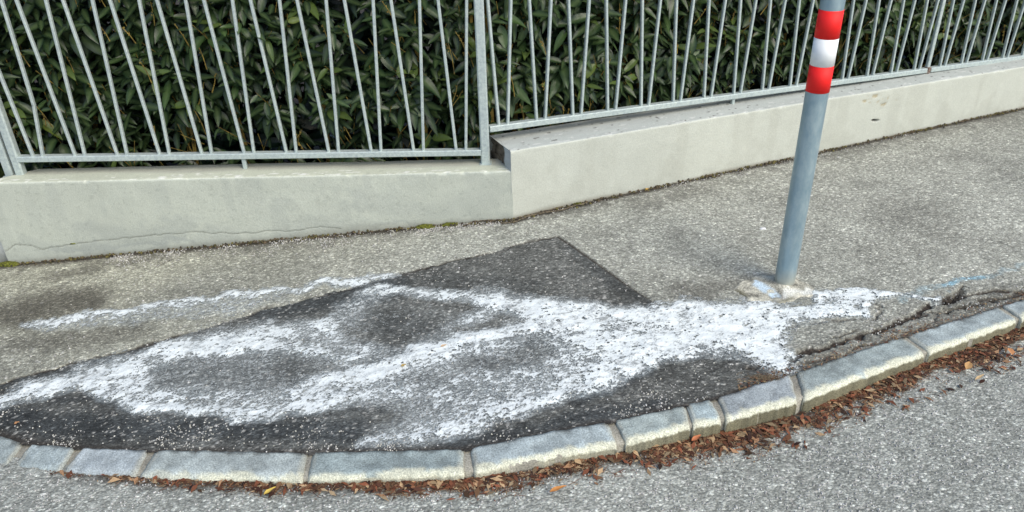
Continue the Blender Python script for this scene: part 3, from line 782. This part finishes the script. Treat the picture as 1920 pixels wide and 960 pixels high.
# concrete footing
FO = [(1372, 545), (1385, 530), (1420, 520), (1450, 514), (1480, 514), (1500, 528), (1532, 545), (1530, 556), (1500, 556), (1478, 568), (1445, 571), (1405, 566), (1385, 555)]
fo = [onh(*p) for p in FO]
cen = PB[:2]; ang = np.array([math.atan2(p[1]-cen[1], p[0]-cen[0]) for p in fo]); rr = np.array([math.hypot(p[0]-cen[0], p[1]-cen[1]) for p in fo])
od = np.argsort(ang); ang = ang[od]; rr = rr[od]
V = []; C = []; nr, na = 34, 120
for a in range(na):
    th = -math.pi+2*math.pi*a/na; Rr = float(np.interp(th, ang, rr, period=2*math.pi))
    for k in range(nr+1):
        f = k/nr; r = PR*.9+(Rr-PR*.9)*f if Rr > PR else PR*1.0+.02*f
        x = cen[0]+r*math.cos(th); y = cen[1]+r*math.sin(th)
        e = float(fbm(x, y, .03, 4)); r += e*.012*f
        x = cen[0]+r*math.cos(th); y = cen[1]+r*math.sin(th)
        z = float(hgt(x))+.004+.013*math.exp(-((r-PR)/.022)**1.3 if r > PR else 0)+e*.004-.008*float(ss(.88, 1., f))
        V.append((x, y, z))
        c_ = np.array([.38, .365, .30])*(1+1.1*e+1.1*(random.random()-.5)*.7)
        X_, Y_ = proj(np.array([[x, y, z]]))
        wp = float((1-ss(2, 9, seg(X_+e*20, Y_+e*20, [(1424, 536), (1443, 546)], .6)))[0]); c_ = c_*(1-wp)+np.array([.56, .68, .76])*wp
        wp = float((1-ss(3, 10, seg(X_+e*20, Y_+e*14, [(1470, 552), (1530, 548)], .6)))[0])*.6; c_ = c_*(1-wp)+np.array([.8, .8, .74])*wp
        dk = float((1-ss(3, 9, seg(X_, Y_, [(1385, 548), (1392, 556)], .6)))[0])*.6+float((1-ss(1, 5, seg(X_, Y_, [(1465, 567), (1484, 560)], .6)))[0])*.5
        c_ = c_*(1-dk)+np.array([.10, .09, .04])*dk
        C.append(np.clip(c_, .03, .85))
Q = [((a*(nr+1)+k), (a*(nr+1)+k+1), ((a+1) % na)*(nr+1)+k+1, ((a+1) % na)*(nr+1)+k) for a in range(na) for k in range(nr)]
o = link('pole_footing', mesh_np('pole_footing', V, Q, {'col': np.array(C)}), M_KERB)
tag(o, 'pale irregular mortar footing round the foot of the pole', 'footing')

# ---------------------------------------------------------------- hedge
def leaf_geo(L, W, bend, fold, curl, ns=6):
    """leaf along +Y, upper side +Z; returns verts, faces, rib value"""
    V = []; rb = []
    for a in range(ns+1):
        t_ = a/ns; hw = W/2*(math.sin(math.pi*min(1, t_**.8*1.0))**.75 if 0 < t_ < 1 else .03)
        y = L*t_; z = -bend*L*t_*t_+curl*L*.12*math.sin(t_*math.pi)
        for k, sx in enumerate((-1, -.12, .12, 1)):
            V.append((sx*hw, y, z+abs(sx)*hw*fold+(math.sin(t_*9+sx)*.0015 if abs(sx) == 1 else -.0008))); rb.append(0. if abs(sx) == 1 else .45)
    Fq = [(a*4+k, a*4+k+1, (a+1)*4+k+1, (a+1)*4+k) for a in range(ns) for k in range(3)]
    return np.array(V), np.array(Fq), np.array(rb)
VAR = [leaf_geo(random.uniform(.085, .135), random.uniform(.028, .047), random.uniform(.05, .6), random.uniform(.1, .45), random.uniform(-1, 1)) for _ in range(14)]
def frame(d, up):
    y = d/np.linalg.norm(d); x = np.cross(y, up); x /= np.linalg.norm(x)+1e-9; z = np.cross(x, y); return np.stack([x, y, z], 1)
hedge = thing('laurel_hedge', 'dense dark green glossy-leaved hedge growing behind the metal fence', 'hedge', (-.1, 3.6, 0))
HL = np.array(hedge.location)
leaves = []; stems = MB()
def hedge_pt(s, dep):
    """s along the fence from the step post, negative on the left; dep behind the fence"""
    if s < 0: p = np.array([-.150+s, FY+dep, 0]); n_ = np.array([0, -1., 0])
    else: p = P1+RU*s-RN*dep; n_ = RN*1.
    return p, n_
nsh = 3700
for k in range(nsh):
    s = random.uniform(-3.1, 5.2); lay = random.random()
    z = random.uniform(.02, 1.62)
    fr = float(fbm(s, z, .28, 3))
    dep = .120+abs(fr)*.30+(.0 if lay < .62 else random.uniform(.06, .22))
    p, n_ = hedge_pt(s, dep); p = p+np.array([0, 0, z])
    side = np.array([n_[1], -n_[0], 0])*-1
    d = n_*random.uniform(.15, .8)+np.array([0, 0, random.uniform(.5, 1.1)])+side*random.uniform(-.55, .55); d /= np.linalg.norm(d)
    Ls = random.uniform(.07, .15); tip = p+d*Ls
    nl = random.randint(6, 9); a0 = random.uniform(0, 6.3); sc = random.uniform(.62, 1.18); tint = random.random()
    young = random.random() < .05+.35*max(0, float(fbm(s+3, z+5, .5, 2)))
    B = frame(d, np.array([.3, .2, .9]))
    for q in range(nl):
        tt = (q+.5)/nl; th = a0+q*2.4
        rad = B[:, 0]*math.cos(th)+B[:, 2]*math.sin(th)
        if rad@n_ < -.55 and random.random() < .7: continue
        ld_ = rad*random.uniform(.75, 1.05)+d*(.1+.75*tt)+np.array([0, 0, -.55*(1-tt)-.18])
        if dep+(ld_/np.linalg.norm(ld_)@-n_)*.12*sc < .035 or (p[2] < .34 and dep < .2): continue
        upv = d*1.0+n_*.35+np.array([0, 0, .35])+np.random.default_rng(k*11+q).normal(0, .18, 3)
        leaves.append((p+d*Ls*tt, frame(ld_, upv), random.randrange(14), sc*random.uniform(.8, 1.1)*(.7+.3*(1-abs(tt-.45))), min(1., max(0., (.96 if young and tt > .5 else tint*.62+random.uniform(0, .3)))), dep))
    if lay < .30:
        stems.tube([p-d*.05, p+d*Ls*.5, tip+d*.015], [.0022, .0018, .0012], 4)
# upright stems inside
sb = 0
for k in range(60):
    s = -3.0+8.0*k/59+random.uniform(-.05, .05); p, n_ = hedge_pt(s, random.uniform(.28, .5))
    m1 = MB(); pts_ = [p+np.array([random.uniform(-.05, .05), random.uniform(-.03, .03), z]) for z in (-.02, .35, .7, 1.1, 1.45)]
    m1.tube([q-HL for q in pts_], [.014, .012, .010, .007, .004], 6); link('stem', m1.mesh('stem'), M_STEM, hedge)
# yellow-brown leading shoots that stand out at the face
for k in range(170):
    s = random.uniform(-2.6, 4.2); z = random.uniform(.25, 1.05); p, n_ = hedge_pt(s, random.uniform(.09, .15)); p = p+np.array([0, 0, z])
    side = np.array([-n_[1], n_[0], 0]); d = np.array([0, 0, 1.])+side*random.uniform(-.7, .7)+n_*random.uniform(-.1, .3); d /= np.linalg.norm(d); Ls = random.uniform(.05, .14)
    stems.tube([p, p+d*Ls*.5+side*.004, p+d*Ls], [.0026, .002, .0012], 4)
    for q in range(random.randint(2, 6)):
        c_ = p+d*Ls*random.uniform(.4, 1)+side*random.uniform(-.008, .008); stems.tube([c_, c_+np.array([0, 0, .006])], [.003, .002], 4)
stems.v = [tuple(np.array(v)-HL) for v in stems.v]
o = link('shoot', stems.mesh('shoot'), M_STEM, hedge); o['kind'] = 'stuff'
# the largest 300 leaves in view are their own parts, all others one mesh
LC = np.array([l[0]+l[1][:, 1]*.05 for l in leaves]); lx, ly = proj(LC)
dist = np.linalg.norm(LC-CAMP, axis=1); inv = (lx > 0) & (lx < 1920) & (ly > 5) & (LC[:, 2] > .22)
dp = np.array([l[5] for l in leaves]); facing = np.array([abs(l[1][:, 2]@((CAMP-l[0])/np.linalg.norm(CAMP-l[0]))) for l in leaves])
rank = np.where(inv & (dp < .155), facing*np.array([l[3] for l in leaves])/dist, -1)
best = set(np.argsort(-rank)[:300].tolist())
lme = []
for (Vv, Fv, rb) in VAR: 
    me = mesh_np('leaf', Vv, Fv, {'rib': rb}, smooth=True); me.materials.append(M_LEAF); lme.append(me)
BV = []; BF = []; BR = []; BT = []; off = 0
for i, (p, B, v, sc, tint, dp_) in enumerate(leaves):
    if i in best:
        o = bpy.data.objects.new('leaf', lme[v]); COL.objects.link(o); o.parent = hedge
        Mx = Matrix.Identity(4)
        for r_ in range(3):
            for c_ in range(3): Mx[r_][c_] = B[r_, c_]*sc
            Mx[r_][3] = (p-HL)[r_]
        o.matrix_local = Mx
    else:
        Vv, Fv, rb = VAR[v]; BV.append((Vv*sc)@B.T+p-HL); BF.append(Fv+off); BR.append(rb); BT.append(np.full(len(Vv), tint)); off += len(Vv)
o = link('foliage', mesh_np('foliage', np.concatenate(BV), np.concatenate(BF), {'rib': np.concatenate(BR), 'val': np.concatenate(BT)}, smooth=True), M_LEAFS, hedge); o['kind'] = 'stuff'
print('leaves', len(leaves))
# dense inner mass of twigs and old leaves that closes the hedge
cv = []; cf = []; ct = []; off = 0
for k in range(9000):
    s = random.uniform(-3.3, 5.4); p, n_ = hedge_pt(s, random.uniform(.36, .62)); p = p+np.array([0, 0, random.uniform(0, 1.6)])
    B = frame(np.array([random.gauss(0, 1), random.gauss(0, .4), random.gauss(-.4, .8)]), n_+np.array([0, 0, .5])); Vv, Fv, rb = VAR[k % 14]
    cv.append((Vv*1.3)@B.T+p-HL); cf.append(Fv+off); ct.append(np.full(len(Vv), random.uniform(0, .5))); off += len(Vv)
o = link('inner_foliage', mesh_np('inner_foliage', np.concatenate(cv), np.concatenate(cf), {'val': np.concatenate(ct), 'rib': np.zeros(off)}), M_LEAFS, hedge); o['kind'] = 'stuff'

# ---------------------------------------------------------------- loose material
def scatter(name, label, cat, pts, sizes, cols, shape, mat=M_DEBR):
    """pts Nx3, sizes N, cols Nx3; shape 'chip' or 'flake' or 'needle' given per item"""
    Vs = []; Fs = []; Cs = []; off = 0
    for p, s_, c_, sh in zip(pts, sizes, cols, shape):
        yaw = random.uniform(0, 6.28) if sh != 'needle' else random.gauss(.25, .7)
        cy, sy = math.cos(yaw), math.sin(yaw)
        if sh == 'chip':
            n = 5; L = [(math.cos(k*1.2566+random.uniform(-.3, .3))*s_*random.uniform(.7, 1.1), math.sin(k*1.2566)*s_*random.uniform(.5, .9)) for k in range(n)]
            V = [(a, b_, -.001) for a, b_ in L]+[(a*.55, b_*.55, s_*random.uniform(.5, .8)) for a, b_ in L]
            Fc = [(k, (k+1) % n, n+(k+1) % n, n+k) for k in range(n)]+[(n, n+1, n+2, n+3), (n, n+3, n+4, n+4)]
            Fc = [(k, (k+1) % n, n+(k+1) % n, n+k) for k in range(n)]+[(n, n+1, n+2, n+3)]
            V.append(((V[n][0]+V[n+3][0])/2, (V[n][1]+V[n+3][1])/2, V[n][2])); Fc.append((n, n+3, n+4, 2*n))
        else:
            l_, w_ = (s_, s_*random.uniform(.18, .5)) if sh == 'flake' else (s_*1.6, .0016)
            up_ = random.uniform(.0, .6)*s_*.4 if sh == 'flake' else random.uniform(0, .2)*s_*.3
            V = [(-l_/2, 0, random.uniform(0, .3)*w_), (0, -w_/2, up_), (l_/2, 0, random.uniform(0, .4)*w_), (0, w_/2, up_+random.uniform(-.3, .3)*w_*.6)]
            Fc = [(0, 1, 2, 3)]
        Vs += [(p[0]+x*cy-y*sy, p[1]+x*sy+y*cy, p[2]+z) for x, y, z in V]; Fs += [tuple(i_+off for i_ in f) for f in Fc]; off += len(V); Cs += [c_]*len(V)
    me = mesh_np(name, Vs, np.array(Fs), {'col': np.clip(np.array(Cs), .01, .85)})
    o = link(name, me, mat); tag(o, label, cat, kind='stuff'); return o
pts = []; sz = []; cl = []; sh = []
# pale grit lying on the footway: more at the wall foot, the kerb and the lower left
tries = 0
while len(pts) < 4600:
    tries += 1
    x = random.uniform(-1.9, 2.3); r = random.random()
    if r < .30: y = float(yb(x))+abs(random.gauss(0, .09))+.004; wgt = .8 if x < .45 else .3
    elif r < .68:
        y = float(wall_y(np.array(x)))-abs(random.gauss(0, .06))-.006; wgt = 1. if x < .05 else .22
    else: y = random.uniform(1.65, 3.1); wgt = .55 if x < .7 else .07
    if y > float(wall_y(np.array(x)))-.005 or y < float(yb(x)): continue
    cl_ = float(fbm(x, y, .12, 3))
    if random.random() > wgt*(.12+2.0*max(0, cl_+.05)): continue
    pts.append((x, y, float(hgt(x))+.002)); sz.append(random.uniform(.0016, .0042)*(1.35 if random.random() < .08 else 1)); b_ = random.uniform(.25, .62); cl.append((b_, b_*.97, b_*random.uniform(.82, .95))); sh.append('chip')
scatter('grit', 'loose pale stone grit scattered over the footway and the dark patch', 'grit', pts, sz, cl, sh)
pts = []; sz = []; cl = []; sh = []
while len(pts) < 3800:
    x = random.uniform(-1.6, 1.9); y = float(yf(x))-random.uniform(.0, .5)
    if random.random() > .35+1.2*max(0, float(fbm(x, y, .15, 3))+.2): continue
    pts.append((x, y, float(hgt(x)-drop(x))+.002)); sz.append(random.uniform(.0016, .0038)); b_ = random.uniform(.3, .62); cl.append((b_, b_*.98, b_*.95)); sh.append('chip')
scatter('road_grit', 'loose pale stone grit lying on the road in front of the kerb', 'grit', pts, sz, cl, sh)
# brown leaf litter in the gutter
PAL = [(.14, .052, .026), (.085, .036, .021), (.19, .085, .042), (.30, .17, .09), (.055, .028, .018), (.40, .27, .15), (.30, .22, .13), (.20, .07, .035), (.13, .07, .035)]
pts = []; sz = []; cl = []; sh = []
while len(pts) < 21000:
    x = random.uniform(-1.45, 2.6)
    wd = float(np.interp(x, [-1.4, -1.1, -.6, 0, .5, 1., 1.6, 2.6], [.012, .030, .045, .065, .085, .10, .12, .12]))
    den = float(np.interp(x, [-1.45, -1.2, -.9, -.1, .1, .6, 1.1, 2.6], [.01, .12, .28, .42, .75, .85, 1., 1.]))
    d = abs(random.gauss(0, wd*.55)); cl_ = float(fbm(x, d*2, .09, 3))
    if random.random() > den*(.10+2.6*max(0, cl_+.10+.25*(1-d/wd))): continue
    if d > wd*1.5: continue
    y = float(yf(x))-.004-d
    z = float(hgt(x)-drop(x))+.002+random.random()*.010*max(0, 1-d/wd)*den
    pts.append((x, y, z)); k = random.random(); sz.append(random.uniform(.003, .011) if k < .78 else random.uniform(.014, .040)); c_ = random.choice(PAL); f_ = random.uniform(.3, 1.45); cl.append(tuple(v*f_ for v in c_)); sh.append('flake' if random.random() < .50 else 'needle')
scatter('leaf_litter', 'red-brown leaf litter and needles lying in the gutter along the kerb', 'leaf litter', pts, sz, cl, sh)
pts = []; sz = []; cl = []; sh = []
while len(pts) < 900:
    x = random.uniform(.68, 2.4); d = abs(random.gauss(0, .028)); y = float(yb(x))+d-.006
    if random.random() > .25+2.2*max(0, float(fbm(x+3, .5, .12, 2))+.12): continue
    pts.append((x, y, float(hgt(x))+.003+random.random()*.006)); sz.append(random.uniform(.006, .015)); c_ = random.choice(PAL+[(.35, .26, .13), (.28, .2, .1)]); f_ = random.uniform(.5, 1.2); cl.append(tuple(v*f_ for v in c_)); sh.append('needle' if random.random() < .6 else 'flake')
for k in range(200):        # dry tuft at the kerb joint
    p = onh(random.gauss(1432, 20), random.gauss(711, 3.5)); pts.append((p[0], p[1], p[2]+random.random()*.012)); sz.append(random.uniform(.008, .018)); f_ = random.uniform(.6, 1.2); cl.append((.20*f_, .15*f_, .09*f_)); sh.append('needle')
scatter('dry_litter', 'dry grass and leaf crumbs caught between kerb stones and cracked footway edge', 'leaf litter', pts, sz, cl, sh)
# dirt, crumbs along the wall foot
pts = []; sz = []; cl = []; sh = []
while len(pts) < 4200:
    x = random.uniform(-2.4, 3.6); y = float(wall_y(np.array(x)))-abs(random.gauss(0, .014))-.002
    if random.random() > .3+1.5*max(0, float(fbm(x, 1.5, .1, 2))+.15): continue
    z = float(hgt(x))+.002+random.random()*.006
    c_ = random.choice([(.05, .04, .03), (.09, .07, .04), (.14, .12, .04), (.11, .08, .05), (.07, .06, .02)]); pts.append((x, y, z)); sz.append(random.uniform(.003, .009)); cl.append(c_); sh.append(random.choice(['flake', 'flake', 'needle', 'chip']))
scatter('wall_foot_dirt', 'dark dirt and plant crumbs in the joint between wall and footway', 'dirt', pts, sz, cl, sh)
# moss cushions
MO = [((800, 429), .030, 'bright green moss cushion at the foot of the low wall'), ((845, 427), .026, 'flat olive moss cushion at the wall foot, right of the bright one'), ((1082, 384), .020, 'small yellow-green moss tuft at the foot of the cream wall'),
      ((137, 457), .010, 'tiny moss tuft growing in the hairline wall crack'), ((20, 499), .035, 'dark olive moss strip at the wall foot, far left')]
for (p_, r, lab) in MO:
    if 'crack' in lab: P = onplane(p_[0], p_[1], np.array([0, YW, 0]), np.array([0, 1., 0])); 
    else: P = onplane(p_[0], p_[1], np.array([0, YW-.012, 0]), np.array([0, 1., 0])) if p_[0] < 958 else onh(*p_)
    V = []; n = 14
    for a in range(7):
        for k in range(n):
            th = 2*math.pi*k/n; ph = a/6*math.pi/2; rr_ = r*(1+.5*float(vn(k*1.+r*99, a*1., 1.3)))
            V.append((rr_*1.5*math.cos(th)*math.cos(ph), rr_*.5*math.sin(th)*math.cos(ph), rr_*.55*math.sin(ph)))
    Q = [(a*n+k, a*n+(k+1) % n, (a+1)*n+(k+1) % n, (a+1)*n+k) for a in range(6) for k in range(n)]
    o = link('moss_cushion', mesh_np('moss_cushion', V, Q), M_MOSS); o.location = (P[0], P[1], P[2] if 'crack' in lab else float(hgt(P[0]))); tag(o, lab, 'moss')
# bare roots at the wall foot
RT = [([(870, 424), (890, 414), (905, 411), (950, 412), (962, 415)], 'thin grey root arching at the foot of the low wall by the step'), ([(960, 414), (975, 405), (985, 402), (1010, 400), (1035, 392), (1060, 386)], 'thin brown root creeping along the cream wall foot'),
      ([(940, 420), (970, 416), (985, 408), (1000, 403), (1040, 397), (1070, 389), (1110, 379)], 'longer dark root lying in the joint right of the step')]
for poly, lab in RT:
    m1 = MB(); pp = []
    for a, b_ in poly:
        p = onh(a, b_+2); p[2] += .006; p[1] -= .0
        yw_ = float(wall_y(np.array(p[0]))); p[1] = min(p[1], yw_-.006) ; pp.append(p)
    fine = []
    for a in range(len(pp)-1):
        for k in range(4): fine.append(pp[a]*(1-k/4)+pp[a+1]*k/4+np.array([random.uniform(-.003, .003), random.uniform(-.003, .003), random.uniform(0, .004)]))
    m1.tube(fine, .0032, 6); o = link('root', m1.mesh('root', True), M_ROOT); tag(o, lab, 'root')

# single fallen leaves one can point at
FL = [((507, 925), .038, .011, .6, (.62, .45, .10), 'pale yellow fallen leaf on the road below the kerb'), ((1046, 922), .050, .013, .25, (.55, .24, .07), 'long orange fallen leaf at the road edge of the litter'),
      ((1814, 690), .038, .024, .9, (.50, .29, .12), 'broad tan fallen leaf in the gutter near the right edge'), ((1893, 663), .032, .022, 1.6, (.52, .24, .10), 'orange-tan fallen leaf in the gutter at the far right'),
      ((1835, 712), .040, .010, .45, (.55, .40, .22), 'narrow buff leaf lying on the road edge, right of the litter'), ((757, 689), .018, .011, .4, (.42, .30, .10), 'small ochre leaf lying on the thick middle powder streak'),
      ((832, 652), .022, .008, .3, (.62, .42, .25), 'small pinkish leaf on the powder near the middle of the patch'), ((1305, 826), .036, .014, .5, (.50, .18, .08), 'rust-red leaf standing at the kerb face'),
      ((1213, 358), .020, .012, .3, (.60, .36, .08), 'small orange leaf at the foot of the cream wall'), ((33, 797), .018, .010, .4, (.42, .22, .10), 'small rust leaf on the dark patch at the far left')]
for (p_, L_, W_, yaw, c_, lab) in FL:
    onroad = p_[1] > yat(FT_PX, p_[0])
    P = onh(*p_)
    if onroad: 
        for _ in range(4): P = onz(p_[0], p_[1], float(hgt(P[0])-drop(P[0]))+.012)
    Vv, Fv, rb = leaf_geo(L_, W_, -.12, .35, .6)
    Vv = Vv-np.array([0, L_/2, 0]); me = mesh_np('fallen_leaf', Vv, Fv, {'col': np.tile(c_, (len(Vv), 1))*(1-.25*rb[:, None])}, smooth=True)
    o = link('fallen_leaf', me, M_DEBR); o.location = (P[0], P[1], P[2]+.008); o.rotation_euler = (.12, .1, yaw-math.pi/2); tag(o, lab, 'leaf', 'fallen leaves lying about')
# white flake of stone on the upper footway
P = onh(1430, 429); V = [(-.014, -.006, 0), (.012, -.008, 0), (.016, .005, 0), (-.010, .008, 0), (-.009, -.003, .006), (.008, -.004, .007), (.010, .003, .006), (-.006, .005, .005)]
me = mesh_np('stone_chip', V, [(0, 1, 5, 4), (1, 2, 6, 5), (2, 3, 7, 6), (3, 0, 4, 7), (4, 5, 6, 7)], {'col': np.full((8, 3), .7)}); o = link('stone_chip', me, M_DEBR); o.location = P; tag(o, 'single white stone chip on the upper footway left of the pole', 'stone')
